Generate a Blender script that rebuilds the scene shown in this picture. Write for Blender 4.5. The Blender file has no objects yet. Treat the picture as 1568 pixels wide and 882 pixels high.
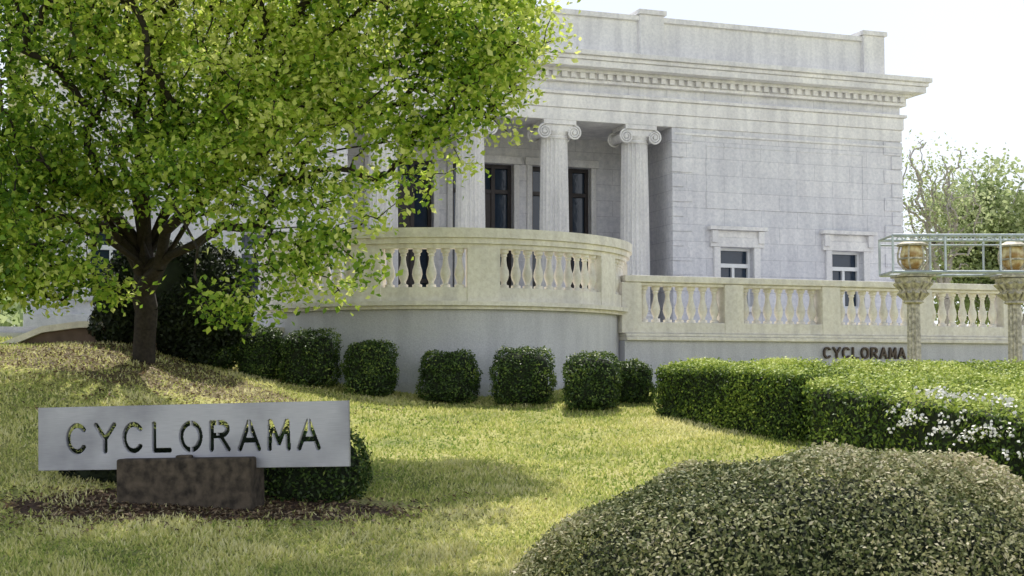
import bpy, bmesh, math, random
import numpy as np
from mathutils import Vector, Matrix
random.seed(7); rng=np.random.default_rng(7)
R=math.radians
scene=bpy.context.scene
# ------------------------------------------------------------ materials
def newmat(name):
    m=bpy.data.materials.new(name); m.use_nodes=True
    nt=m.node_tree; nt.nodes.clear(); return m,nt
def nd(nt,t,ins=None,**kw):
    n=nt.nodes.new(t)
    for k,v in kw.items(): setattr(n,k,v)
    if ins:
        for k,v in ins.items():
            if isinstance(v,bpy.types.NodeSocket): nt.links.new(v,n.inputs[k])
            else: n.inputs[k].default_value=v
    return n
def c4(c): return (c[0],c[1],c[2],1)
def ramp(nt,fac,stops):
    n=nt.nodes.new('ShaderNodeValToRGB'); nt.links.new(fac,n.inputs[0])
    cr=n.color_ramp
    while len(cr.elements)<len(stops): cr.elements.new(0.5)
    for e,(p,c) in zip(cr.elements,stops): e.position=p; e.color=c4(c)
    return n.outputs[0]
def mix(nt,f,a,b,mode='MIX'):
    n=nt.nodes.new('ShaderNodeMix'); n.data_type='RGBA'; n.blend_type=mode
    for i,v in ((0,f),(6,a),(7,b)):
        if isinstance(v,bpy.types.NodeSocket): nt.links.new(v,n.inputs[i])
        else: n.inputs[i].default_value=v if i==0 else c4(v)
    return n.outputs[2]
def math_(nt,op,a,b=None):
    n=nt.nodes.new('ShaderNodeMath'); n.operation=op
    for i,v in ((0,a),(1,b)):
        if v is None: continue
        if isinstance(v,bpy.types.NodeSocket): nt.links.new(v,n.inputs[i])
        else: n.inputs[i].default_value=v
    return n.outputs[0]
def finish(nt,col,rough=0.8,bump=None,bstr=0.3,bdist=0.02,metal=0.0):
    p=nd(nt,'ShaderNodeBsdfPrincipled'); o=nd(nt,'ShaderNodeOutputMaterial')
    if isinstance(col,bpy.types.NodeSocket): nt.links.new(col,p.inputs['Base Color'])
    else: p.inputs['Base Color'].default_value=c4(col)
    p.inputs['Roughness'].default_value=rough
    p.inputs['Metallic'].default_value=metal
    if bump is not None:
        b=nd(nt,'ShaderNodeBump',{'Height':bump,'Strength':bstr,'Distance':bdist}); nt.links.new(b.outputs[0],p.inputs['Normal'])
    nt.links.new(p.outputs[0],o.inputs[0]); return p
def stone(name,c1,c2,brick=None,grain=14,stain=0.3,bs=0.5):
    m,nt=newmat(name); tc=nd(nt,'ShaderNodeTexCoord'); v=tc.outputs['Object']
    n1=nd(nt,'ShaderNodeTexNoise',{'Vector':v,'Scale':grain,'Detail':6.0,'Roughness':0.7})
    n2=nd(nt,'ShaderNodeTexNoise',{'Vector':v,'Scale':0.7,'Detail':5.0})
    col=ramp(nt,n1.outputs[0],[(0.35,c2),(0.62,c1)])
    mp=nd(nt,'ShaderNodeMapping',{'Vector':v,'Scale':(3.0,3.0,0.35)})
    n3=nd(nt,'ShaderNodeTexNoise',{'Vector':mp.outputs[0],'Scale':1.3,'Detail':5.0})
    st=ramp(nt,n3.outputs[0],[(0.38,(1-stain,1-stain,1-stain*0.9)),(0.6,(1,1,1))])
    col=mix(nt,1.0,col,st,'MULTIPLY')
    st2=ramp(nt,n2.outputs[0],[(0.35,(0.90,0.90,0.92)),(0.6,(1,1,1))])
    col=mix(nt,1.0,col,st2,'MULTIPLY')
    h=n1.outputs[0]
    if brick:
        sx=nd(nt,'ShaderNodeSeparateXYZ',{'Vector':v})
        xx=math_(nt,'ADD',sx.outputs[0],sx.outputs[1])
        cb=nd(nt,'ShaderNodeCombineXYZ',{'X':xx,'Y':sx.outputs[2]})
        bt=nd(nt,'ShaderNodeTexBrick',{'Vector':cb.outputs[0],'Color1':(1,1,1,1),'Color2':(0.92,0.93,0.945,1),'Mortar':(0.72,0.72,0.75,1),'Scale':1.0,'Mortar Size':0.008,'Mortar Smooth':0.3,'Brick Width':brick[0],'Row Height':brick[1]})
        col=mix(nt,1.0,col,bt.outputs[0],'MULTIPLY')
        hh=math_(nt,'MULTIPLY',bt.outputs[1],-1.0); h=math_(nt,'ADD',h,hh)
    finish(nt,col,0.85,h,bs,0.02); return m
def leafmat(name,cols,trans=0.4,gloss=0.35,tcol=None,spec=0.4):
    m,nt=newmat(name)
    at=nd(nt,'ShaderNodeAttribute',attribute_name='rnd')
    k=len(cols); col=ramp(nt,at.outputs['Fac'],[(i/(k-1),c) for i,c in enumerate(cols)])
    p=nd(nt,'ShaderNodeBsdfPrincipled',{'Base Color':col,'Roughness':gloss,'Specular IOR Level':spec})
    t=nd(nt,'ShaderNodeBsdfTranslucent')
    if tcol: tc=mix(nt,1.0,col,tcol,'MULTIPLY')
    else: tc=col
    nt.links.new(tc,t.inputs[0])
    mx=nd(nt,'ShaderNodeMixShader',{0:trans}); nt.links.new(p.outputs[0],mx.inputs[1]); nt.links.new(t.outputs[0],mx.inputs[2])
    o=nd(nt,'ShaderNodeOutputMaterial'); nt.links.new(mx.outputs[0],o.inputs[0]); return m
def plain(name,col,rough=0.7,metal=0.0,var=0.25,scale=8):
    m,nt=newmat(name); tc=nd(nt,'ShaderNodeTexCoord')
    n=nd(nt,'ShaderNodeTexNoise',{'Vector':tc.outputs['Object'],'Scale':float(scale),'Detail':5.0})
    c=ramp(nt,n.outputs[0],[(0.3,tuple(x*(1-var) for x in col)),(0.7,tuple(min(1,x*(1+var)) for x in col))])
    finish(nt,c,rough,n.outputs[0],0.25,0.01,metal); return m

M_facade=stone('marble_blocks',(0.84,0.82,0.83),(0.66,0.66,0.69),brick=(1.05,0.42),grain=11,stain=0.11,bs=0.4)
M_trim=stone('marble_trim',(0.88,0.86,0.84),(0.72,0.71,0.71),grain=14,stain=0.15,bs=0.35)
M_cream=stone('cream_limestone',(0.90,0.86,0.77),(0.75,0.70,0.61),grain=12,stain=0.15)
M_wall=stone('grey_stucco',(0.66,0.66,0.69),(0.52,0.52,0.56),grain=40,stain=0.12)
M_dark=plain('dark_interior',(0.012,0.011,0.012),0.6)
M_bronze=plain('dark_bronze',(0.035,0.028,0.028),0.45,0.2)
M_glass=plain('window_glass',(0.02,0.035,0.06),0.12,0.0,0.1)
M_white=plain('white_paint',(0.78,0.79,0.8),0.5,0,0.05)
M_bark=plain('bark',(0.028,0.022,0.017),0.9,0,0.5,20)
M_barkpale=plain('pale_bark',(0.42,0.38,0.36),0.9,0,0.3,20)
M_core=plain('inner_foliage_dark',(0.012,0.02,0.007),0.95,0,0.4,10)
m,nt=newmat('brushed_steel'); tc=nd(nt,'ShaderNodeTexCoord')
mp=nd(nt,'ShaderNodeMapping',{'Vector':tc.outputs['Object'],'Scale':(1.5,10.0,60.0)})
n=nd(nt,'ShaderNodeTexNoise',{'Vector':mp.outputs[0],'Scale':4.0,'Detail':4.0})
n2=nd(nt,'ShaderNodeTexNoise',{'Vector':tc.outputs['Object'],'Scale':1.1,'Detail':5.0})
c=ramp(nt,n.outputs[0],[(0.3,(0.38,0.38,0.42)),(0.7,(0.48,0.48,0.52))])
c=mix(nt,1.0,c,ramp(nt,n2.outputs[0],[(0.38,(0.60,0.60,0.63)),(0.6,(1,1,1))]),'MULTIPLY')
finish(nt,c,0.5,n.outputs[0],0.08,0.004,0.25); M_steel=m
M_sblock=plain('weathered_concrete',(0.065,0.05,0.036),0.95,0,0.7,11)
M_letter=plain('dark_letters',(0.09,0.065,0.05),0.6,0.2)
M_lampmetal=plain('aged_lamp_metal',(0.50,0.46,0.38),0.55,0.1,0.5,18)
M_pipe=plain('galvanised_pipe',(0.5,0.55,0.58),0.45,0.4,0.2)
m,nt=newmat('amber_lamp_glass'); tc=nd(nt,'ShaderNodeTexCoord')
n=nd(nt,'ShaderNodeTexNoise',{'Vector':tc.outputs['Object'],'Scale':7.0,'Detail':3.0})
finish(nt,ramp(nt,n.outputs[0],[(0.38,(0.42,0.25,0.08)),(0.62,(0.90,0.78,0.48))]),0.2); M_amber=m
M_brown=plain('brown_coping',(0.13,0.09,0.07),0.9,0,0.3,6)

# ------------------------------------------------------------ mesh helpers
class MB:
    def __init__(s): s.v=[]; s.f=[]
    def add(s,vs,fs):
        o=len(s.v); s.v+=[tuple(p) for p in vs]; s.f+=[tuple(i+o for i in f) for f in fs]
    def box(s,x0,x1,y0,y1,z0,z1):
        s.add([(x0,y0,z0),(x1,y0,z0),(x1,y1,z0),(x0,y1,z0),(x0,y0,z1),(x1,y0,z1),(x1,y1,z1),(x0,y1,z1)],
          [(0,3,2,1),(4,5,6,7),(0,1,5,4),(1,2,6,5),(2,3,7,6),(3,0,4,7)])
    def lathe(s,prof,cx,cy,segs=12,flute=0,famp=0.0,z0=0):
        vs=[];fs=[];k=len(prof)
        for r,z in prof:
            for i in range(segs):
                a=2*math.pi*i/segs; rr=r
                if flute: rr=r*(1-famp*abs(math.sin(flute*a/2))**0.6) if r>0 else 0
                vs.append((cx+rr*math.cos(a),cy+rr*math.sin(a),z0+z))
        for j in range(k-1):
            for i in range(segs):
                i2=(i+1)%segs; fs.append((j*segs+i,j*segs+i2,(j+1)*segs+i2,(j+1)*segs+i))
        fs.append(tuple(range(segs))[::-1]); fs.append(tuple((k-1)*segs+i for i in range(segs)))
        s.add(vs,fs)
    def tube(s,p0,p1,r0,r1=None,segs=8):
        r1=r0 if r1 is None else r1
        p0=Vector(p0);p1=Vector(p1);d=(p1-p0).normalized()
        u=d.orthogonal().normalized(); w=d.cross(u)
        vs=[]
        for p,r in ((p0,r0),(p1,r1)):
            for i in range(segs):
                a=2*math.pi*i/segs; vs.append(p+(u*math.cos(a)+w*math.sin(a))*r)
        fs=[(i,(i+1)%segs,segs+(i+1)%segs,segs+i) for i in range(segs)]
        fs.append(tuple(range(segs))[::-1]); fs.append(tuple(range(segs,2*segs)))
        s.add(vs,fs)
    def arc(s,c,a0,a1,r0,r1,z0,z1,n):
        vs=[];fs=[]
        for i in range(n+1):
            a=R(a0+(a1-a0)*i/n); sx,cy=math.sin(a),-math.cos(a)
            for r,z in ((r0,z0),(r1,z0),(r1,z1),(r0,z1)): vs.append((c[0]+r*sx,c[1]+r*cy,z))
        for i in range(n):
            for k in range(4):
                k2=(k+1)%4; fs.append((i*4+k,(i+1)*4+k,(i+1)*4+k2,i*4+k2))
        fs.append((0,1,2,3)); fs.append((n*4+3,n*4+2,n*4+1,n*4))
        s.add(vs,fs)
    def obj(s,name,mat,parent=None,smooth=False,bevel=0):
        me=bpy.data.meshes.new(name); me.from_pydata(s.v,[],s.f); me.update()
        bm=bmesh.new(); bm.from_mesh(me); bmesh.ops.recalc_face_normals(bm,faces=bm.faces); bm.to_mesh(me); bm.free()
        ob=bpy.data.objects.new(name,me); scene.collection.objects.link(ob); me.materials.append(mat)
        if parent: ob.parent=parent
        if smooth:
            for p in me.polygons: p.use_smooth=True
            try: me.set_sharp_from_angle(angle=R(40))
            except Exception: pass
        if bevel:
            b=ob.modifiers.new('bevel','BEVEL'); b.width=bevel; b.segments=2; b.limit_method='ANGLE'
        return ob
def empty(name,loc=(0,0,0),rz=0):
    e=bpy.data.objects.new(name,None); scene.collection.objects.link(e); e.location=loc; e.rotation_euler=(0,0,rz); return e
def fastmesh(name,V,F,mat,parent=None,rnd=None):
    me=bpy.data.meshes.new(name); n=len(V); k=F.shape[1]; m_=len(F)
    me.vertices.add(n); me.vertices.foreach_set('co',V.astype(np.float32).ravel())
    me.loops.add(m_*k); me.loops.foreach_set('vertex_index',F.astype(np.int32).ravel())
    me.polygons.add(m_); me.polygons.foreach_set('loop_start',np.arange(0,m_*k,k,dtype=np.int32))
    try: me.polygons.foreach_set('loop_total',np.full(m_,k,dtype=np.int32))
    except Exception: pass
    me.update(calc_edges=True)
    if rnd is not None:
        a=me.attributes.new('rnd','FLOAT','FACE'); a.data.foreach_set('value',rnd.astype(np.float32))
    me.materials.append(mat)
    ob=bpy.data.objects.new(name,me); scene.collection.objects.link(ob)
    if parent: ob.parent=parent
    return ob
def norm(a): return a/np.maximum(np.linalg.norm(a,axis=1,keepdims=True),1e-9)
def leaves(name,P,N,L,W,mat,parent,rnd=None,fold=0.15):
    n=len(P); u=norm(np.cross(N,rng.normal(size=(n,3)))); v=np.cross(N,u)
    L=np.asarray(L)*np.ones(n); W=np.asarray(W)*np.ones(n)
    V=np.empty((n,4,3)); V[:,0]=P-u*L[:,None]/2; V[:,2]=P+u*L[:,None]/2
    off=N*(W*fold)[:,None]
    V[:,1]=P+v*W[:,None]/2+off-u*(L*0.08)[:,None]; V[:,3]=P-v*W[:,None]/2+off-u*(L*0.08)[:,None]
    F=np.arange(n*4).reshape(n,4)
    if rnd is None: rnd=rng.random(n)
    return fastmesh(name,V.reshape(-1,3),F,mat,parent,np.clip(rnd,0,1))
_ph=rng.random((24,4))*6.28; _dr=norm(rng.normal(size=(24,3)))
def snoise(P,scale):
    o=np.zeros(len(P))
    for i in range(24):
        s=scale*(0.6+1.6*(i/24)); o+=np.sin(P@_dr[i]*s+_ph[i,0]+1.3*np.sin(P@_dr[(i+7)%24]*s*0.7+_ph[i,1]))
    return o/24**0.5

# ------------------------------------------------------------ terrain
def sst(a,b,x):
    t=np.clip((x-a)/(b-a),0,1); return t*t*(3-2*t)
def ground(X,Y):
    X=np.asarray(X,float);Y=np.asarray(Y,float)
    z=np.clip(-2.78+0.1*Y,-1.78,-0.25)
    e=np.minimum(0.031*np.maximum(0,-X-0.8)**2,1.0)*sst(12,22,Y)*(1-sst(60,120,-X))
    n=0.02*np.sin(X*1.7+0.5*Y)+0.015*np.sin(Y*2.3-X)
    return z+e+n*(1-sst(30,60,np.abs(Y)))
xs=np.unique(np.concatenate([np.linspace(-600,-16,30),np.arange(-16,16,0.3),np.linspace(16,600,30)]))
ys=np.unique(np.concatenate([np.linspace(-100,6,12),np.arange(6,30,0.3),np.linspace(30,900,40)]))
GX,GY=np.meshgrid(xs,ys); GZ=ground(GX,GY)
V=np.stack([GX,GY,GZ],-1).reshape(-1,3); nx=len(xs)
ii,jj=np.meshgrid(np.arange(nx-1),np.arange(len(ys)-1)); a=(jj*nx+ii).ravel()
F=np.stack([a,a+1,a+1+nx,a+nx],1)
m,nt=newmat('lawn_soil'); geo=nd(nt,'ShaderNodeNewGeometry'); pos=geo.outputs['Position']
n1=nd(nt,'ShaderNodeTexNoise',{'Vector':pos,'Scale':1.1,'Detail':6.0}); n2=nd(nt,'ShaderNodeTexNoise',{'Vector':pos,'Scale':28.0,'Detail':4.0})
gcol=ramp(nt,n1.outputs[0],[(0.3,(0.25,0.28,0.08)),(0.5,(0.44,0.44,0.14)),(0.72,(0.58,0.53,0.23))])
gcol=mix(nt,1.0,gcol,ramp(nt,n2.outputs[0],[(0.3,(0.45,0.45,0.45)),(0.65,(1.1,1.1,1.05))]),'MULTIPLY')
sx=nd(nt,'ShaderNodeSeparateXYZ',{'Vector':pos})
def ell(cx,cy,rx,ry):
    dx=math_(nt,'DIVIDE',math_(nt,'SUBTRACT',sx.outputs[0],cx),rx); dy=math_(nt,'DIVIDE',math_(nt,'SUBTRACT',sx.outputs[1],cy),ry)
    d=math_(nt,'ADD',math_(nt,'MULTIPLY',dx,dx),math_(nt,'MULTIPLY',dy,dy))
    d=math_(nt,'ADD',d,math_(nt,'MULTIPLY',n1.outputs[0],1.6)); return math_(nt,'ADD',d,math_(nt,'MULTIPLY',n2.outputs[0],0.5))
mul=ramp(nt,n2.outputs[0],[(0.3,(0.04,0.024,0.016)),(0.7,(0.15,0.085,0.058))])
fac1=math_(nt,'LESS_THAN',ell(-3.1,14.4,2.1,0.8),2.0)
fac2=math_(nt,'MULTIPLY',math_(nt,'LESS_THAN',ell(-6.2,21.8,3.0,1.8),2.0),0.75)
gcol=mix(nt,fac2,gcol,mul); gcol=mix(nt,fac1,gcol,mul)
finish(nt,gcol,0.95,n2.outputs[0],0.6,0.04)
fastmesh('ground',V,F,m)
M_grass=leafmat('grass_blades',[(0.18,0.28,0.06),(0.44,0.50,0.13),(0.74,0.71,0.29),(0.90,0.85,0.50)],0.42,0.6,spec=0.2)
n=200000
Y=10.2+ (26-10.2)*rng.random(n)**1.15; X=(rng.random(n)*0.82-0.42)*Y
P=np.stack([X,Y,ground(X,Y)],1); nz=snoise(P*[1,1,0],1.3); nzf=snoise(P*[1,1,0],6.0)
d=((X+3.1)/2.1)**2+((Y-14.4)/0.8)**2+0.35*nz+0.2*nzf
d2=((X+6.2)/3.0)**2+((Y-21.5)/1.8)**2
keep=(rng.random(n)<np.clip((d-0.75)*1.6,0.08,1))&((X+1.33)**2+(Y-27.9)**2>3.5**2)&(rng.random(n)<np.where(d2<1,0.35,1.0)*np.clip(0.8+0.3*nz,0.3,1))
X,Y,P,nz,nzf=X[keep],Y[keep],P[keep],nz[keep],nzf[keep]; n=len(X)
h=0.024+0.036*rng.random(n)+0.012*nzf; w=0.006+0.006*rng.random(n)+Y*0.0003; an=rng.random(n)*6.28
dx=np.stack([np.cos(an),np.sin(an),0*an],1)*w[:,None]; lean=rng.normal(size=(n,3))*0.022; lean[:,2]=h
V=np.stack([P-dx,P+dx,P+lean],1).reshape(-1,3); F=np.arange(n*3).reshape(n,3)
fastmesh('lawn_grass',V,F,M_grass,None,np.clip(0.5+0.2*nz+0.12*nzf+0.2*rng.normal(size=n),0,1))
M_litter=leafmat('dry_leaf_litter',[(0.05,0.03,0.018),(0.13,0.08,0.045),(0.28,0.19,0.11),(0.4,0.33,0.2)],0.1,0.7)
n=8000; sel=rng.random(n)<0.45
X=np.where(sel,-3.2+rng.normal(size=n)*1.1,-6.0+rng.normal(size=n)*1.7); Y=np.where(sel,14.2+rng.normal(size=n)*0.42,21+rng.normal(size=n)*1.3)
P=np.stack([X,Y,ground(X,Y)+0.012+0.02*rng.random(n)],1)
leaves('leaf_litter',P,norm(rng.normal(size=(n,3))*0.35+[0,0,1]),0.05+0.04*rng.random(n),0.03,M_litter,None)

# ------------------------------------------------------------ building
ANG=R(19.5)
B=empty('cyclorama_museum_building',(10.3,37,0),ANG)
def wall_open(mb,x0,x1,z0,z1,y0,y1,ops):
    ops=sorted(ops); cx=x0
    for (a,b,c,d) in ops:
        mb.box(cx,a,y0,y1,z0,z1)
        if c>z0: mb.box(a,b,y0,y1,z0,c)
        mb.box(a,b,y0,y1,d,z1); cx=b
    mb.box(cx,x1,y0,y1,z0,z1)
W=-21.8
fac=MB()
wins=[(-5.4,-4.45,1.75,3.24),(-2.17,-1.22,1.75,3.24)]
winsL=[(W-b,W-a,c,d) for a,b,c,d in wins]
wall_open(fac,-6.7,0,-0.6,6.2,0,0.4,wins)
wall_open(fac,W,-14.94,-0.6,6.2,0,0.4,winsL)
fac.box(-6.7,-6.3,0.4,2.5,-0.6,6.2); fac.box(-15.34,-14.94,0.4,2.5,-0.6,6.2)
fac.box(-0.4,0,0.4,14,-0.6,6.2); fac.box(W,W+0.4,0.4,14,-0.6,6.2)
doors=[(-9.5,-7.85,1.3,5.45),(-11.65,-10.0,1.3,5.45),(-13.8,-12.15,1.3,5.45)]
wall_open(fac,-15.34,-6.3,-0.6,6.2,2.5,2.9,doors)
fac.box(W,0,13.6,14,-0.6,6.2)
fac.box(W,0,0.003,13.99,6.86,7.2)
fac.obj('walls',M_facade,B)
q=MB()
for i in range(14):
    z=1.0+i*0.37; wd=0.55 if i%2 else 0.32
    q.box(-6.71,-6.71+wd,-0.035,0.2,z+0.012,z+0.358); q.box(0.02-wd,0.035,-0.035,wd,z+0.012,z+0.358)
    q.box(-14.93-wd,-14.93,-0.035,0.2,z+0.012,z+0.358)
q.obj('quoins',M_facade,B,bevel=0.014)
t=MB()
t.box(W-0.03,0.03,-0.04,13.9,6.2,6.5); t.box(W-0.07,0.07,-0.08,13.9,6.503,6.82); t.box(W-0.13,0.13,-0.15,13.95,6.823,6.9)
t.box(W-0.12,0.12,-0.14,14,7.14,7.22)
t.box(W-0.22,0.22,-0.24,14.1,7.36,7.44)
t.box(W-0.45,0.45,-0.55,14.6,7.44,7.6)
t.box(W-0.5,0.5,-0.6,14.7,7.603,7.7); t.box(W-0.56,0.56,-0.68,14.8,7.703,7.82)
t.box(W-0.1,0.1,-0.12,14,7.222,7.36)
t.box(W+0.35,-0.35,0.35,13.6,7.82,8.93)
t.box(W+0.28,-0.28,0.28,13.7,7.822,8.0)
t.box(W+0.27,-0.27,0.26,13.7,8.9,9.03)
for x0,x1 in ((-0.95,-0.3),(-7.45,-6.8),(-15.0,-14.35),(W+0.3,W+0.95)):
    t.box(x0,x1,0.2,0.9,7.824,9.05); t.box(x0-0.06,x1+0.06,0.14,0.96,9.05,9.17)
t.box(W-0.08,-14.86,-0.1,0.3,-0.5,1.32); t.box(-6.78,0.08,-0.1,0.3,-0.5,1.32)
t.box(-6.65,0.0,-0.05,0.1,6.02,6.08)
for (a,b,c,d) in wins+winsL:
    t.box(a-0.18,a-0.001,-0.07,0.12,c,d); t.box(b+0.001,b+0.18,-0.07,0.12,c,d)
    t.box(a-0.28,b+0.28,-0.09,0.12,d+0.002,d+0.24); t.box(a-0.34,b+0.34,-0.2,0.12,d+0.42,d+0.52)
    t.box(a-0.2,b+0.2,-0.05,0.12,d+0.242,d+0.418); t.box(a-0.25,b+0.25,-0.16,0.15,c-0.14,c-0.002)
    for x in (a-0.26,b+0.1): t.box(x,x+0.16,-0.15,0.1,d+0.1,d+0.41)
for (a,b,c,d) in doors:
    t.box(a-0.14,a,2.44,2.6,c,d); t.box(b,b+0.14,2.44,2.6,c,d); t.box(a-0.2,b+0.2,2.4,2.6,d+0.002,d+0.2)
t.box(-15.1,-6.55,-0.3,3.0,0.4,1.3)
t.obj('trim',M_trim,B,bevel=0.012)
pn=MB()
for (a,b) in ((-5.75,-1.15),(W+1.15,W+5.75)):
    for (x0,x1,z0,z1) in ((a,b,5.77,5.81),(a,b,4.2,4.24),(a,a+0.04,4.243,5.767),(b-0.04,b,4.243,5.767)): pn.box(x0,x1,-0.016,0.1,z0,z1)
pn.obj('panel_moulding',M_facade,B,bevel=0.005)
dn=MB(); x=W-0.16
while x<0.1: dn.box(x,x+0.13,-0.22,-0.1,7.225,7.357); x+=0.24
y=0.0
while y<13: dn.box(0.08,0.2,y,y+0.13,7.225,7.357); y+=0.24
dn.obj('dentils',M_trim,B)
for k,xc in enumerate((-7.55,-9.7,-11.85,-14.0)):
    cm=MB(); yc=0.38; zb=1.3
    cm.box(xc-0.46,xc+0.46,yc-0.46,yc+0.46,zb,zb+0.12)
    cm.lathe([(0.3,0.12),(0.44,0.12),(0.47,0.17),(0.44,0.23),(0.38,0.25),(0.38,0.28),(0.42,0.31),(0.4,0.35),(0.36,0.37),(0.2,0.37)],xc,yc,32,z0=zb)
    H=6.2-zb-0.42; prof=[]
    for i in range(9):
        u=i/8; prof.append((0.375-0.05*u**1.7,0.36+(H-0.36)*u))
    cm.lathe(prof,xc,yc,120,flute=20,famp=0.2,z0=zb)
    zc=6.2-0.42
    cm.lathe([(0.2,-0.02),(0.32,-0.02),(0.34,0.02),(0.32,0.05),(0.36,0.1),(0.38,0.16),(0.2,0.16)],xc,yc,32,z0=zc)
    cm.box(xc-0.36,xc+0.36,yc-0.36,yc+0.36,zc+0.15,zc+0.31)
    for sgn in (-1,1):
        vx=xc+sgn*0.38; vz=zc+0.13
        cm.tube((vx,yc-0.34,vz),(vx,yc+0.34,vz),0.11,0.11,20)
        for yy in (yc-0.37,yc+0.37):
            pts=[]
            for i in range(40):
                a=i*0.42; r=0.18-0.0038*i; pts.append((vx+sgn*math.sin(a)*r,yy,vz+math.cos(a)*r))
            for p0,p1 in zip(pts[:-1],pts[1:]): cm.tube(p0,p1,0.024,0.024,6)
            cm.tube((vx,yy-0.03,vz),(vx,yy+0.03,vz),0.04,0.04,10)
    cm.box(xc-0.42,xc+0.42,yc-0.42,yc+0.42,zc+0.313,zc+0.417)
    cm.obj('ionic_column_%d'%(k+1),M_trim,B,smooth=True)
g=MB(); fr=MB(); dk=MB()
for (a,b,c,d) in doors:
    g.box(a,b,2.76,2.78,c,d)
    for x in (a+0.04,a+0.5,b-0.5,b-0.04): fr.box(x-0.05,x+0.05,2.66,2.75,c,d)
    fr.box(a+0.55,b-0.55,2.70,2.74,c,d-0.7)
    for z in (c+0.1,c+1.1,d-0.7,d-0.05): fr.box(a,b,2.67,2.745,z-0.05,z+0.05)
for (a,b,c,d) in wins+winsL: g.box(a,b,0.26,0.28,c,d)
g.obj('glazing',M_glass,B); fr.obj('door_frames',M_bronze,B)
wf=MB()
for (a,b,c,d) in wins+winsL:
    wf.box(a,a+0.06,0.17,0.25,c,d); wf.box(b-0.06,b,0.17,0.25,c,d); wf.box(a+0.06,b-0.06,0.171,0.25,d-0.07,d); wf.box(a+0.06,b-0.06,0.171,0.25,c,c+0.07)
    zt=d-0.45; wf.box(a+0.06,b-0.06,0.15,0.25,zt-0.05,zt+0.05); m2=(a+b)/2; wf.box(m2-0.035,m2+0.035,0.172,0.25,c+0.07,zt-0.05)
wf.obj('window_sashes',M_white,B)
dk.box(W+0.5,-0.5,3.2,13.5,-0.5,6.1); dk.obj('interior',M_dark,B)

# ------------------------------------------------------------ terrace + balustrades
BAL=[(0.085,0.0),(0.085,0.07),(0.05,0.09),(0.045,0.14),(0.075,0.24),(0.092,0.34),(0.082,0.45),(0.055,0.58),(0.042,0.72),(0.042,0.8),(0.06,0.83),(0.05,0.87),(0.082,0.92),(0.082,1.0)]
T=empty('terrace_balustrade',(10.3,37,0),ANG)
tw=MB(); tb=MB(); bl=MB()
def straight(x0,x1,yc,zl,piers):
    tw.box(x0,x1,yc-0.2,yc+0.2,-1.2,zl-0.14)
    tb.box(x0,x1,yc-0.3,yc+0.3,zl-0.138,zl-0.06); tb.box(x0,x1,yc-0.26,yc+0.26,zl-0.058,zl)
    tb.box(x0,x1,yc-0.19,yc+0.19,zl+0.002,zl+0.22)
    tb.box(x0,x1,yc-0.17,yc+0.17,zl+0.92,zl+0.98); tb.box(x0,x1,yc-0.24,yc+0.24,zl+0.982,zl+1.11)
    for p in piers: tb.box(p-0.21,p+0.21,yc-0.205,yc+0.205,zl+0.003,zl+0.978)
    for p,q_ in zip(piers[:-1],piers[1:]):
        n_=max(1,int(round((q_-p-0.42)/0.245)))
        for i in range(n_):
            bx=p+0.21+(q_-p-0.42)*(i+0.5)/n_
            bl.lathe([(r,z*0.70) for r,z in BAL],bx,yc,12,z0=zl+0.22)
prs=[-10.95+2.2*i for i in range(9)]
straight(-11.1,6.9,-6.72,0.82,prs)
tw.box(-20.9,-17.3,-5.6,-5.2,-1.2,0.8); tb.box(-20.95,-17.3,-5.65,-5.15,0.803,0.9)
tw.box(-20.8,6.8,-5.2,-0.12,0.5,0.82); tw.box(-10.9,6.8,-6.5,-5.198,0.502,0.822)
tw.obj('retaining_wall',M_wall,T); tb.obj('rail_and_plinth',M_cream,T,bevel=0.015); bl.obj('balusters',M_cream,T,smooth=True)
C=(-1.33,27.9)
K=empty('curved_terrace_balustrade')
a0,a1=-115,112
k1=MB(); k1.arc(C,a0,a1,3.2,3.5,-1.2,1.16,96); k1.arc(C,a0,a1,3.15,3.56,-1.2,-0.1,96); k1.obj('curved_wall',M_wall,K,smooth=True)
k2=MB()
k2.arc(C,a0,a1,3.1,3.62,1.163,1.22,96); k2.arc(C,a0,a1,3.1,3.72,1.222,1.30,96)
k2.arc(C,a0,a1,3.36,3.6,1.302,1.54,96)
k2.arc(C,a0,a1,3.38,3.6,2.22,2.30,96); k2.arc(C,a0,a1,3.3,3.66,2.302,2.40,96); k2.arc(C,a0,a1,3.27,3.71,2.402,2.57,96)
pa=[-87,-53.5,-20,13.5,60,94]
for p in pa: k2.arc(C,p-4.6,p+4.6,3.33,3.62,1.304,2.219,6)
k2.lathe([(3.3,1.15),(3.3,1.29)],C[0],C[1],64)
k2.obj('rail_and_plinth',M_cream,K,smooth=True)
k3=MB()
for p,q_ in zip(pa[:-1],pa[1:]):
    n_=int(round((q_-p-9.2)/3.75))
    for i in range(n_):
        a=R(p+4.6+(q_-p-9.2)*(i+0.5)/n_)
        k3.lathe([(r*1.0,z*0.68) for r,z in BAL],C[0]+3.48*math.sin(a),C[1]-3.48*math.cos(a),12,z0=1.54)
k3.obj('balusters',M_cream,K,smooth=True)

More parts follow.
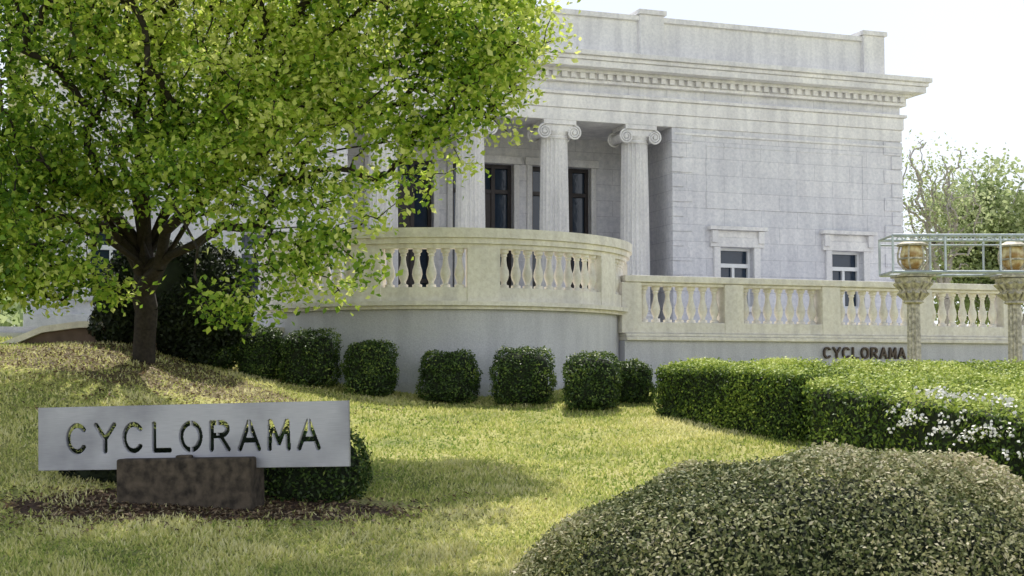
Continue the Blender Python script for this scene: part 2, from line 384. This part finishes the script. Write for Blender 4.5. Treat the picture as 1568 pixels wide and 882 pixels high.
# ---- lettering by distance field on a fine grid
def arc_pts(cx,cy,rx,ry,a,b,n=22): return [(cx+rx*math.cos(R(a+(b-a)*i/n)),cy+ry*math.sin(R(a+(b-a)*i/n))) for i in range(n+1)]
GL={'C':[arc_pts(.5,.5,.5,.5,42,318)],'O':[arc_pts(.5,.5,.52,.5,0,360,32)],'Y':[[(0,1),(.5,.46),(1,1)],[(.5,.46),(.5,0)]],'L':[[(.08,1),(.08,0),(.92,0)]],
 'R':[[(.05,0),(.05,1),(.55,1)]+arc_pts(.55,.76,.36,.24,90,-90,10)+[(.05,.52)],[(.5,.52),(.95,0)]],'A':[[(0,0),(.5,1),(1,0)],[(.2,.33),(.8,.33)]],'M':[[(0,0),(.06,1),(.5,.2),(.94,1),(1,0)]]}
def letter_field(gx,gz,word,x0,z0,wid,hgt,lw_frac=0.62):
    D=np.full(gx.shape,9.0); pitch=wid/(len(word)-1+lw_frac); lw_=pitch*lw_frac
    for i,ch in enumerate(word):
        ox=x0+i*pitch
        for pl in GL[ch]:
            for (ax,ay),(bx,by) in zip(pl[:-1],pl[1:]):
                ax_,ay_,bx_,by_=ox+ax*lw_,z0+ay*hgt,ox+bx*lw_,z0+by*hgt
                dx,dy=bx_-ax_,by_-ay_; L2=dx*dx+dy*dy
                if L2<1e-12: continue
                t_=np.clip(((gx-ax_)*dx+(gz-ay_)*dy)/L2,0,1)
                D=np.minimum(D,np.hypot(gx-ax_-t_*dx,gz-ay_-t_*dy))
    return D
def grid_plate(name,mask,W_,H_,th,mat,parent):
    nz_,nx_=mask.shape; hx,hz=W_/nx_,H_/nz_
    vi=lambda j,i,s:(s*(nz_+1)+j)*(nx_+1)+i
    X_,Z_=np.meshgrid(np.arange(nx_+1)*hx,np.arange(nz_+1)*hz)
    V0=np.stack([X_,np.full_like(X_,-th/2),Z_],-1).reshape(-1,3); V1=V0.copy(); V1[:,1]=th/2
    j,i=np.nonzero(mask); Fs=[np.stack([vi(j,i,0),vi(j,i+1,0),vi(j+1,i+1,0),vi(j+1,i,0)],1),np.stack([vi(j,i,1),vi(j+1,i,1),vi(j+1,i+1,1),vi(j,i+1,1)],1)]
    pad=np.pad(mask,1)
    for dj,di in ((0,1),(0,-1),(1,0),(-1,0)):
        nb=pad[1+dj:1+dj+nz_,1+di:1+di+nx_]; j,i=np.nonzero(mask&~nb)
        if di==1: a_=(j,i+1);b_=(j+1,i+1)
        elif di==-1: a_=(j+1,i);b_=(j,i)
        elif dj==1: a_=(j+1,i+1);b_=(j+1,i)
        else: a_=(j,i);b_=(j,i+1)
        Fs.append(np.stack([vi(*a_,0),vi(*a_,1),vi(*b_,1),vi(*b_,0)],1))
    return fastmesh(name,np.concatenate([V0,V1]),np.concatenate(Fs),mat,parent)
def cellgrid(W_,H_,res):
    nx_,nz_=int(W_/res),int(H_/res); return np.meshgrid((np.arange(nx_)+0.5)*W_/nx_,(np.arange(nz_)+0.5)*H_/nz_)
gx,gz=cellgrid(2.0,0.26,0.006)
D=letter_field(gx,gz,'CYCLORAMA',0.04,0.03,1.9,0.2,0.66)
ob=grid_plate('wall_lettering',D<0.018,2.0,0.26,0.05,M_letter,T); ob.location=(-6.8,-6.955,0.34)
S=empty('entrance_steps',(10.3,37,0),ANG); sb=MB()
for i in range(7): sb.box(-24.5,-21.3,-7.2+i*0.32,-3,-0.5,0.15+i*0.12)
sb.obj('steps',M_wall,S)
lw=MB(); prof=[(-9.8,0.2),(-8.7,0.35),(-8.2,0.55),(-7.8,0.72),(-7.2,0.80),(-5.9,0.83)]
for (xa,za),(xb,zb2) in zip(prof[:-1],prof[1:]):
    lw.add([(xa,23.4,-1),(xb,23.4,-1),(xb,23.8,-1),(xa,23.8,-1),(xa,23.4,za),(xb,23.4,zb2),(xb,23.8,zb2),(xa,23.8,za)],[(0,3,2,1),(4,5,6,7),(0,1,5,4),(1,2,6,5),(2,3,7,6),(3,0,4,7)])
SW=empty('stair_side_wall'); lw.obj('wall',M_brown,SW)
lc=MB()
for (xa,za),(xb,zb2) in zip(prof[:-1],prof[1:]):
    lc.add([(xa,23.32,za+.004),(xb,23.32,zb2+.004),(xb,23.88,zb2+.004),(xa,23.88,za+.004),(xa,23.32,za+.11),(xb,23.32,zb2+.11),(xb,23.88,zb2+.11),(xa,23.88,za+.11)],[(0,3,2,1),(4,5,6,7),(0,1,5,4),(1,2,6,5),(2,3,7,6),(3,0,4,7)])
lc.obj('coping',M_cream,SW)

# ------------------------------------------------------------ sign
SG=bpy.data.objects.new('cyclorama_sign',None); scene.collection.objects.link(SG)
SG.matrix_world=Matrix.Translation((-4.94,14.8,-0.985))@Matrix.Rotation(R(-11.9),4,'Z')@Matrix.Rotation(R(-1.5),4,'Y')
PW,PH=3.4,0.655
gx,gz=cellgrid(PW,PH,0.0055)
D=letter_field(gx,gz,'CYCLORAMA',0.34,0.19,2.74,0.27,0.64)
cut=D<0.026
pitch=2.74/(8+0.64); lw_=pitch*0.64
for idx in (4,5,6,8):
    cx=0.34+idx*pitch+lw_*(0.5 if idx!=5 else 0.35); cut&=~((np.abs(gx-cx)<0.007)&((gz>0.33) if idx!=4 else (gz>-1)))
grid_plate('panel',~cut,PW,PH,0.05,M_steel,SG)
pb=MB(); pb.box(0.97,2.42,-0.2,0.2,-0.55,0.115); pb.box(1.6,1.76,-0.17,-0.05,0.1,0.145)
pb.obj('stone_base',M_sblock,SG,bevel=0.03)

# ------------------------------------------------------------ street lamps
for k,(px_,py_) in enumerate(((7.0,24.5),(8.83,24.7))):
    L=empty('street_lamp' if k==0 else 'street_lamp.001',(px_,py_,0)); a=MB()
    a.lathe([(0.2,-0.5),(0.2,-0.3),(0.15,-0.25),(0.13,-0.15),(0.12,0.5),(0.11,1.3)],0,0,48,flute=12,famp=0.25)
    a.lathe([(0.12,1.26),(0.18,1.28),(0.15,1.32),(0.16,1.4),(0.24,1.48),(0.2,1.52),(0.27,1.58),(0.31,1.66),(0.32,1.71),(0.1,1.72)],0,0,24)
    for i in range(12):
        an=i*0.5236; cx,sy=math.cos(an),math.sin(an)
        a.tube((0.15*cx,0.15*sy,1.33),(0.25*cx,0.25*sy,1.46),0.02,0.05,6); a.tube((0.2*cx,0.2*sy,1.48),(0.31*cx,0.31*sy,1.63),0.02,0.05,6)
    a.box(-0.31,0.31,-0.31,0.31,1.722,1.76)
    a.lathe([(0.2,1.762),(0.2,1.82),(0.13,1.86),(0.1,1.865)],0,0,16)
    for i in range(6):
        an=i*1.047; cx,sy=math.cos(an),math.sin(an)
        pts=[(0.15,1.86),(0.25,1.98),(0.26,2.12),(0.22,2.28)]
        for (r0,z0),(r1,z1) in zip(pts[:-1],pts[1:]): a.tube((r0*cx,r0*sy,z0),(r1*cx,r1*sy,z1),0.016,None,6)
    a.lathe([(0.22,2.03),(0.25,2.035),(0.25,2.06),(0.22,2.065)],0,0,16)
    a.lathe([(0.27,2.27),(0.27,2.3),(0.2,2.33),(0.1,2.38),(0.03,2.42),(0.045,2.46),(0.0,2.52)],0,0,16)
    a.obj('post_and_capital',M_lampmetal,L,smooth=True)
    gl=MB(); gl.lathe([(0.1,1.868),(0.18,1.95),(0.22,2.1),(0.18,2.265)],0,0,8); gl.obj('lantern_glass',M_amber,L)
pf=MB()
for z in (1.79,2.42):
    for yy in (24.1,24.98):
        pf.tube((6.55,yy,z),(10.2,yy,z),0.028)
    for xx in (6.55,7.45,8.4,9.3,10.2): pf.tube((xx,24.1,z),(xx,24.98,z),0.024)
pf.tube((6.55,24.1,2.33),(10.2,24.1,2.33),0.018); pf.tube((6.55,24.98,2.33),(10.2,24.98,2.33),0.018)
xx=6.6
while xx<10.1:
    pf.tube((xx,24.1,2.33),(xx+0.07,24.1,2.42),0.012,None,5); pf.tube((xx+0.07,24.1,2.42),(xx+0.14,24.1,2.33),0.012,None,5); xx+=0.14
for xx in (6.55,7.45,8.4,9.3,10.2):
    for yy in (24.1,24.98): pf.tube((xx,yy,1.79),(xx,yy,2.42),0.022)
pf.obj('metal_pipe_frame',M_pipe,None,smooth=True)

# ------------------------------------------------------------ shrubs & hedges
M_box=leafmat('boxwood_leaves',[(0.020,0.04,0.010),(0.045,0.09,0.018),(0.12,0.19,0.035),(0.32,0.38,0.09)],0.2,0.5)
M_hedge=leafmat('hedge_leaves',[(0.03,0.055,0.012),(0.11,0.19,0.028),(0.40,0.50,0.08),(0.74,0.78,0.26)],0.22,0.55,spec=0.3)
M_front=leafmat('glossy_bush_leaves',[(0.03,0.045,0.015),(0.11,0.14,0.045),(0.36,0.36,0.17),(0.72,0.64,0.46)],0.2,0.6,spec=0.3)
M_darkbush=leafmat('evergreen_leaves',[(0.008,0.014,0.006),(0.018,0.03,0.01),(0.04,0.055,0.018)],0.15,0.6,spec=0.25)
def shrub(name,c,rx,ry,rz,n,ls,e,mat,dome=False,amp=0.05,nsc=5.0,seedrnd=0.0,depth=0.12):
    E=empty(name,c)
    d=norm(rng.normal(size=(n,3)))
    if dome: d[:,2]=np.abs(d[:,2])
    r=(np.abs(d)**e).sum(1)**(-1/e)
    S3=np.array([rx,ry,rz]); p=d*r[:,None]*S3
    g=np.sign(d)*np.abs(d*r[:,None])**(e-1)/S3; g=norm(g)
    cc=np.array(c)
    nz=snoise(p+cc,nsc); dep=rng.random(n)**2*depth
    p=p+g*(nz*amp+rng.normal(size=n)*ls*0.4-dep*min(rx,rz))[:,None]
    N=norm(g*0.8+rng.normal(size=(n,3))*0.7+[0,0,0.25])
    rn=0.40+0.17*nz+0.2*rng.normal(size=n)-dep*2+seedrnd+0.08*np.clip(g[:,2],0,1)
    leaves('leaves',p,N,ls*(0.7+0.6*rng.random(n)),ls*0.55,mat,E,rn)
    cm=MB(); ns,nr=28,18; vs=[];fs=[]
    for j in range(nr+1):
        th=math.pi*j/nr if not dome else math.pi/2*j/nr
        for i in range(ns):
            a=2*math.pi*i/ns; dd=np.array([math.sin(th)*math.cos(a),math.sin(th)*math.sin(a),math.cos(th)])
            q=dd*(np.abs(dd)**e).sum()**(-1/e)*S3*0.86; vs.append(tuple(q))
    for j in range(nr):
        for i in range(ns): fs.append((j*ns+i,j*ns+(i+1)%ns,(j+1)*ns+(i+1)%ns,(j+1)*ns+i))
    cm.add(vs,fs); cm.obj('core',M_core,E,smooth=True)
    return E
sh=[(-5.05,24.0,0.36,0.40),(-4.3,24.1,0.38,0.42),(-3.45,24.0,0.46,0.47),(-2.37,23.7,0.40,0.45),(-1.05,23.6,0.46,0.44),(0.18,23.3,0.48,0.47),(1.27,22.5,0.42,0.44),(2.0,23.3,0.3,0.32)]
for k,(x,y,r,hz) in enumerate(sh):
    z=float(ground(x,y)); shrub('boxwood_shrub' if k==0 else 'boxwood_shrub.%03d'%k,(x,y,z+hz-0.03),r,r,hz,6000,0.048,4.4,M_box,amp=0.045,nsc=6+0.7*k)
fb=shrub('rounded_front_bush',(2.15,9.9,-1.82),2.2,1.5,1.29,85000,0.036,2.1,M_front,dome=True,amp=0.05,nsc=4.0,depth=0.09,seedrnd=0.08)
shrub('sign_shrub',(-2.15,15.1,-1.0),0.6,0.4,0.45,5000,0.05,2.6,M_box,amp=0.06)
shrub('sign_shrub.001',(-3.6,15.5,-1.0),1.35,0.35,0.5,8000,0.05,2.6,M_darkbush,amp=0.06)
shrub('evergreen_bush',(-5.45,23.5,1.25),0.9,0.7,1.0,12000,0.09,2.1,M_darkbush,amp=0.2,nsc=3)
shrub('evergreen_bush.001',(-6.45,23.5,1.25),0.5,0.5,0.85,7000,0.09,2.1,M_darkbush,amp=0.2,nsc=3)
def hedge(name,poly,topf,n,ls,mat):
    E=empty(name)
    def prism(ins):
        c=np.mean(poly,0); vs=[];N=len(poly)
        for p in poly:
            q=np.array(p)+(c-p)/np.linalg.norm(c-p)*ins; vs.append((q[0],q[1],float(ground(*q))-0.1))
        for p in poly:
            q=np.array(p)+(c-p)/np.linalg.norm(c-p)*ins; vs.append((q[0],q[1],topf(*q)-ins*0.7))
        fs=[tuple(range(N))[::-1],tuple(range(N,2*N))]+[(i,(i+1)%N,N+(i+1)%N,N+i) for i in range(N)]
        b=MB(); b.add(vs,fs); return b
    o=prism(0.02).obj('tmp',M_core,None); bv=o.modifiers.new('b','BEVEL'); bv.width=0.11; bv.segments=4
    dg=bpy.context.evaluated_depsgraph_get(); me=bpy.data.meshes.new_from_object(o.evaluated_get(dg)); bpy.data.objects.remove(o)
    me.calc_loop_triangles()
    co=np.array([v.co[:] for v in me.vertices]); tr=np.array([t.vertices[:] for t in me.loop_triangles])
    A,Bv,Cv=co[tr[:,0]],co[tr[:,1]],co[tr[:,2]]; cr=np.cross(Bv-A,Cv-A); ar=np.linalg.norm(cr,axis=1)/2; nn=norm(cr)
    ar=ar*np.where(nn[:,2]<-0.5,0,1)
    id_=rng.choice(len(tr),n,p=ar/ar.sum()); u=rng.random(n);v=rng.random(n); fl=u+v>1; u[fl]=1-u[fl]; v[fl]=1-v[fl]
    P=A[id_]+(Bv-A)[id_]*u[:,None]+(Cv-A)[id_]*v[:,None]; g=nn[id_]
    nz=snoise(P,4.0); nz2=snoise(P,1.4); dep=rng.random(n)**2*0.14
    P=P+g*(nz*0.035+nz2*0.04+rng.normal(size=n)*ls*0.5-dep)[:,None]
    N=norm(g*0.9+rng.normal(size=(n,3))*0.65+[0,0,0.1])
    # sun and shade painted into leaf colour: lighter top, darker sides and depth
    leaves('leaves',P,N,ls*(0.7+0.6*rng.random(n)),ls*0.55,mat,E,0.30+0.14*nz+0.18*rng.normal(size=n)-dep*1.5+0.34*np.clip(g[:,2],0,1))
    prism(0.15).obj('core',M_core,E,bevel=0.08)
    return E
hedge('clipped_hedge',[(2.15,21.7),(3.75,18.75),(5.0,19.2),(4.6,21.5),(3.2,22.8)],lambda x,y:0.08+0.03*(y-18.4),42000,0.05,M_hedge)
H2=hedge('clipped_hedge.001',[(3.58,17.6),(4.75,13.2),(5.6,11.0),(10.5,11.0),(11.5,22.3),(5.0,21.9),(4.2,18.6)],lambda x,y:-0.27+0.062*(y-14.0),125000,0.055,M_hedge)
m,nt=newmat('white_petals'); finish(nt,(0.82,0.80,0.74),0.6); M_pet=m
P=[]
for i in range(85):
    t_=random.random()**0.8; x=4.05+0.92*t_; y=15.6-3.2*t_
    c=np.array([x-0.10+random.uniform(0,0.06),y-0.03,-0.54+0.05*(y-14)+random.gauss(0.02,0.07)])
    if random.random()<0.3: c=np.array([x+random.uniform(0.1,0.6),y,-0.24+0.062*(y-14)])
    for j in range(random.randint(3,9)): P.append(c+rng.normal(size=3)*0.026)
P=np.array(P); leaves('blossoms',P,norm(rng.normal(size=P.shape)*0.7+[-0.5,-0.8,0.6]),0.04,0.034,M_pet,H2)

# ------------------------------------------------------------ trees
def tree(name,base,fork,lumps,ncl,lpc,ls,crad,matleaf,matbark,tip=0.008,gap=0.0,limbs=None,segs=6,gsc=0.9):
    E=empty(name)
    base=np.array(base,float); fork=np.array(fork,float)
    nodes=[base-[0,0,0.3]]; par=[-1]
    for i in range(1,7):
        t_=i/6; nodes.append(base+(fork-base)*t_+rng.normal(size=3)*[0.04,0.04,0]); par.append(len(nodes)-2)
    fk=len(nodes)-1
    for c in (limbs or [l[0] for l in lumps]):
        c=np.array(c,float); prev=fk-random.choice([0,0,1,2]); s=nodes[prev]; k=8
        for i in range(1,k+1):
            t_=i/k; p=s+(c-s)*t_; p[2]+=0.5*math.sin(math.pi*t_)*np.linalg.norm(c-s)*0.15; p=p+rng.normal(size=3)*0.07
            nodes.append(p); par.append(prev); prev=len(nodes)-1
    vol=np.array([l[1][0]*l[1][1]*l[1][2]*(l[2] if len(l)>2 else 1) for l in lumps]); vol=vol/vol.sum()
    C_=[]
    while len(C_)<ncl:
        k=rng.choice(len(lumps),p=vol); d=rng.normal(size=3); d/=np.linalg.norm(d)
        p=np.array(lumps[k][0])+d*rng.random()**(1/2.3)*np.array(lumps[k][1])
        if gap and snoise(p[None],gsc)[0]<-1+gap+0.4*rng.random(): continue
        C_.append(p)
    C_=np.array(C_); order=np.argsort(np.linalg.norm(C_-fork,axis=1))
    tips=[]
    NA=np.zeros((len(nodes)+ncl*4,3)); NA[:len(nodes)]=nodes; cnt=len(nodes); fd=lambda p:np.linalg.norm(p-fork,axis=-1)
    for ci in order:
        c=C_[ci]; d=np.linalg.norm(NA[3:cnt]-c,axis=1)+0.75*np.maximum(0,fd(NA[3:cnt])-fd(c)+0.3)
        j=int(np.argmin(d))+3; s=NA[j].copy(); L=np.linalg.norm(c-s); prev=j
        for i in (1,2,3):
            t_=i/3; p=s+(c-s)*t_+rng.normal(size=3)*0.06*L*(t_<1); p[2]+=0.1*L*math.sin(math.pi*t_)
            NA[cnt]=p; par.append(prev); prev=cnt; cnt+=1
        tips.append(prev)
    NA=NA[:cnt]; par=np.array(par); rr=np.zeros(cnt); rr[tips]=tip**2.3
    for i in range(cnt-1,0,-1):
        if rr[i]==0: rr[i]=tip**2.3
        rr[par[i]]+=rr[i]
    rad=rr**(1/2.3)
    i1=np.arange(1,cnt); i0=par[1:]; A=NA[i0];Bq=NA[i1]; D=norm(Bq-A); U=norm(np.cross(D,[0.31,0.77,0.55])); Wv=np.cross(D,U)
    an=np.arange(segs)/segs*6.2832
    ring=U[:,None]*np.cos(an)[None,:,None]+Wv[:,None]*np.sin(an)[None,:,None]
    ra=np.minimum(rad[i0],rad[i1]*1.35+0.003); ra=np.where(i0<fk,rad[i0],ra)
    V=np.concatenate([A[:,None]+ring*ra[:,None,None],(Bq+D*0.01)[:,None]+ring*rad[i1][:,None,None]],1)
    nE=len(i1); k=np.arange(segs); k2=(k+1)%segs
    F=np.stack([k,k2,k2+segs,k+segs],1)[None]+(np.arange(nE)*2*segs)[:,None,None]
    fastmesh('trunk_and_branches',V.reshape(-1,3),F.reshape(-1,4),matbark,E)
    n=ncl*lpc; cid=np.repeat(np.arange(ncl),lpc)
    P=C_[cid]+rng.normal(size=(n,3))*crad*[1,1,0.6]
    N=norm(rng.normal(size=(n,3))*0.8+[0,0,0.6])
    cr_=rng.normal(size=ncl)*0.2+0.12*snoise(C_,1.1)
    sz=ls*(0.55+0.8*rng.random(n))
    leaves('leaves',P,N,sz,sz*0.66,matleaf,E,0.52+cr_[cid]+0.22*rng.normal(size=n)+(0.045*(P[:,0]+4) if name=='maple_tree' else 0))
    return E
M_leaf=leafmat('maple_leaves',[(0.07,0.15,0.02),(0.25,0.42,0.05),(0.58,0.70,0.12),(0.85,0.88,0.36)],0.55,0.5,tcol=(1.0,1.0,0.85),spec=0.3)
M_leaf2=leafmat('distant_leaves',[(0.30,0.38,0.17),(0.44,0.52,0.26),(0.62,0.66,0.40)],0.5,0.6)
lumps=[((-6.0,19.8,5.4),(4.2,3.2,3.0)),((-1.5,19.2,5.5),(2.2,1.9,2.4),1.7),((-3.1,19.2,3.4),(1.9,1.5,1.1),1.7),((-2.9,19.0,2.2),(0.9,0.8,0.75),1.6),
 ((-2.75,18.7,1.5),(0.9,0.6,0.5),2.8),((-7.3,19.3,2.6),(1.9,1.6,1.1),1.7),((-5.0,19.0,2.7),(1.6,1.2,0.9),1.7),((-0.4,19.0,4.5),(1.2,1.1,1.3),1.8),
 ((-6.3,18.7,1.9),(1.5,0.9,0.75),2.0),((-4.3,18.9,1.9),(1.1,0.8,0.55),2.2),((-7.3,19,1.5),(1.1,0.8,0.6),2.6),((-3.5,18.7,1.0),(0.6,0.4,0.4),3.2),
 ((-6.5,18.8,1.3),(0.9,0.7,0.4),2.8),((-4.9,18.9,1.6),(0.9,0.6,0.4),2.8),((-5.9,19.5,1.3),(0.9,0.5,0.35),2.6),((-3.6,16.4,6.8),(4.4,2.0,1.3),2.2),
 ((-1.3,19.0,3.2),(0.95,0.8,0.6),2.0),((-2.0,18.8,2.3),(0.6,0.6,0.4),2.2)]
limbs=[(-9,19.5,5.0),(-7.5,18.2,4.0),(-6.5,18,6.5),(-4.0,18.3,5.2),(-2.0,19.0,5.2),(-0.4,19,4.6),(-3.2,19,3.2),(-2.7,18.8,2.0),(-7.3,19.3,2.4),(-1.5,16.7,6.8),(-1.0,19.3,6.8),(-5,16.7,6.9),(-6.2,18.9,2.2),(-1.2,19,3.3)]
tree('maple_tree',(-5.8,22.2,0.2),(-5.7,21.8,1.9),lumps,2800,52,0.098,0.2,M_leaf,M_bark,tip=0.0062,gap=0.52,limbs=limbs)
tree('background_tree',(17.8,50,-0.4),(17.8,50,2.5),[((17.8,50,5.2),(2.3,2.2,2.7)),((20.6,51,4.6),(2.5,2.5,3.4)),((16.2,50,3.2),(1.8,1.6,1.7)),((16.2,50,5.2),(1.2,1.4,1.6))],620,60,0.19,0.36,M_leaf2,M_barkpale,tip=0.012,gap=0.35,gsc=0.8)
tree('background_tree.001',(14.5,47,-0.4),(14.4,47,2.5),[((13.9,47,5.4),(1.1,1.2,2.7)),((15.0,47.5,5.3),(1.0,1.2,2.6))],300,9,0.13,0.3,M_leaf2,M_barkpale,tip=0.015)
E=empty('distant_trees'); n=50000
X=rng.uniform(-90,110,n); base=3.2+1.6*np.sin(X*0.13)+1.2*np.sin(X*0.37+1)+0.8*np.sin(X*0.9)
Zt=rng.random(n)**0.7*np.maximum(base,1.5); Yt=95+rng.normal(size=n)*4+8*np.sin(X*0.05)
P=np.stack([X,Yt,-0.4+Zt+rng.normal(size=n)*0.5],1); nz=snoise(P,0.8)
leaves('leaves',P,norm(rng.normal(size=(n,3))),0.75,0.55,M_leaf2,E,0.4+0.25*nz)

# ------------------------------------------------------------ light, world, camera
EL,AZ=R(60),R(4)
w=bpy.data.worlds.new('World'); scene.world=w; w.use_nodes=True; nt=w.node_tree; nt.nodes.clear()
sk=nd(nt,'ShaderNodeTexSky',sky_type='NISHITA'); sk.sun_disc=False; sk.sun_elevation=EL; sk.sun_rotation=AZ
sk.air_density=1.0; sk.dust_density=2.0; sk.ozone_density=1.0
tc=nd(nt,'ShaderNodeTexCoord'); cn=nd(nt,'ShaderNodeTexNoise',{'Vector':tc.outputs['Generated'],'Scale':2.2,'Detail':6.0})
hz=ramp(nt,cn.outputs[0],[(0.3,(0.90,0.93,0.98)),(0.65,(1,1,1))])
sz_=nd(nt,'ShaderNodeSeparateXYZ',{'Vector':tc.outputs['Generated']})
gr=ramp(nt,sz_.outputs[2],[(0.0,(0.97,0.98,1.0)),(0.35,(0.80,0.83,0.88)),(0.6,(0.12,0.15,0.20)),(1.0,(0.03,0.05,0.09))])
# added fill light: haze brightened behind the camera, dimmed behind the building
sky_fill=ramp(nt,math_(nt,'ADD',math_(nt,'MULTIPLY',sz_.outputs[1],0.5),0.5),[(0.25,(1,1,1)),(0.75,(0.62,0.63,0.65))])
hzs=mix(nt,1.0,mix(nt,1.0,hz,gr,'MULTIPLY'),sky_fill,'MULTIPLY')
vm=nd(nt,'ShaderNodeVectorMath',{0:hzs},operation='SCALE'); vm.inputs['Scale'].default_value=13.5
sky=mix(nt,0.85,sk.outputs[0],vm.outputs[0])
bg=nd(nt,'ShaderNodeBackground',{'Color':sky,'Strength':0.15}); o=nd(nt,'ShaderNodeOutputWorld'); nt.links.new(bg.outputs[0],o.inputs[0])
sl=bpy.data.lights.new('sun','SUN'); sl.energy=5; sl.angle=R(0.5); sl.color=(1,0.96,0.87)
so=bpy.data.objects.new('sun',sl); scene.collection.objects.link(so)
dv=Vector((math.sin(AZ)*math.cos(EL),math.cos(AZ)*math.cos(EL),math.sin(EL)))
so.rotation_euler=dv.to_track_quat('Z','Y').to_euler(); so.location=(0,40,40)
cam=bpy.data.cameras.new('camera'); cam.lens=49.45; cam.sensor_width=36; cam.clip_end=3000; cam.clip_start=0.1
co_=bpy.data.objects.new('camera',cam); scene.collection.objects.link(co_); co_.rotation_euler=(R(90+3.59),0,0); scene.camera=co_
scene.view_settings.view_transform='Standard'; scene.view_settings.look='None'; scene.view_settings.exposure=0
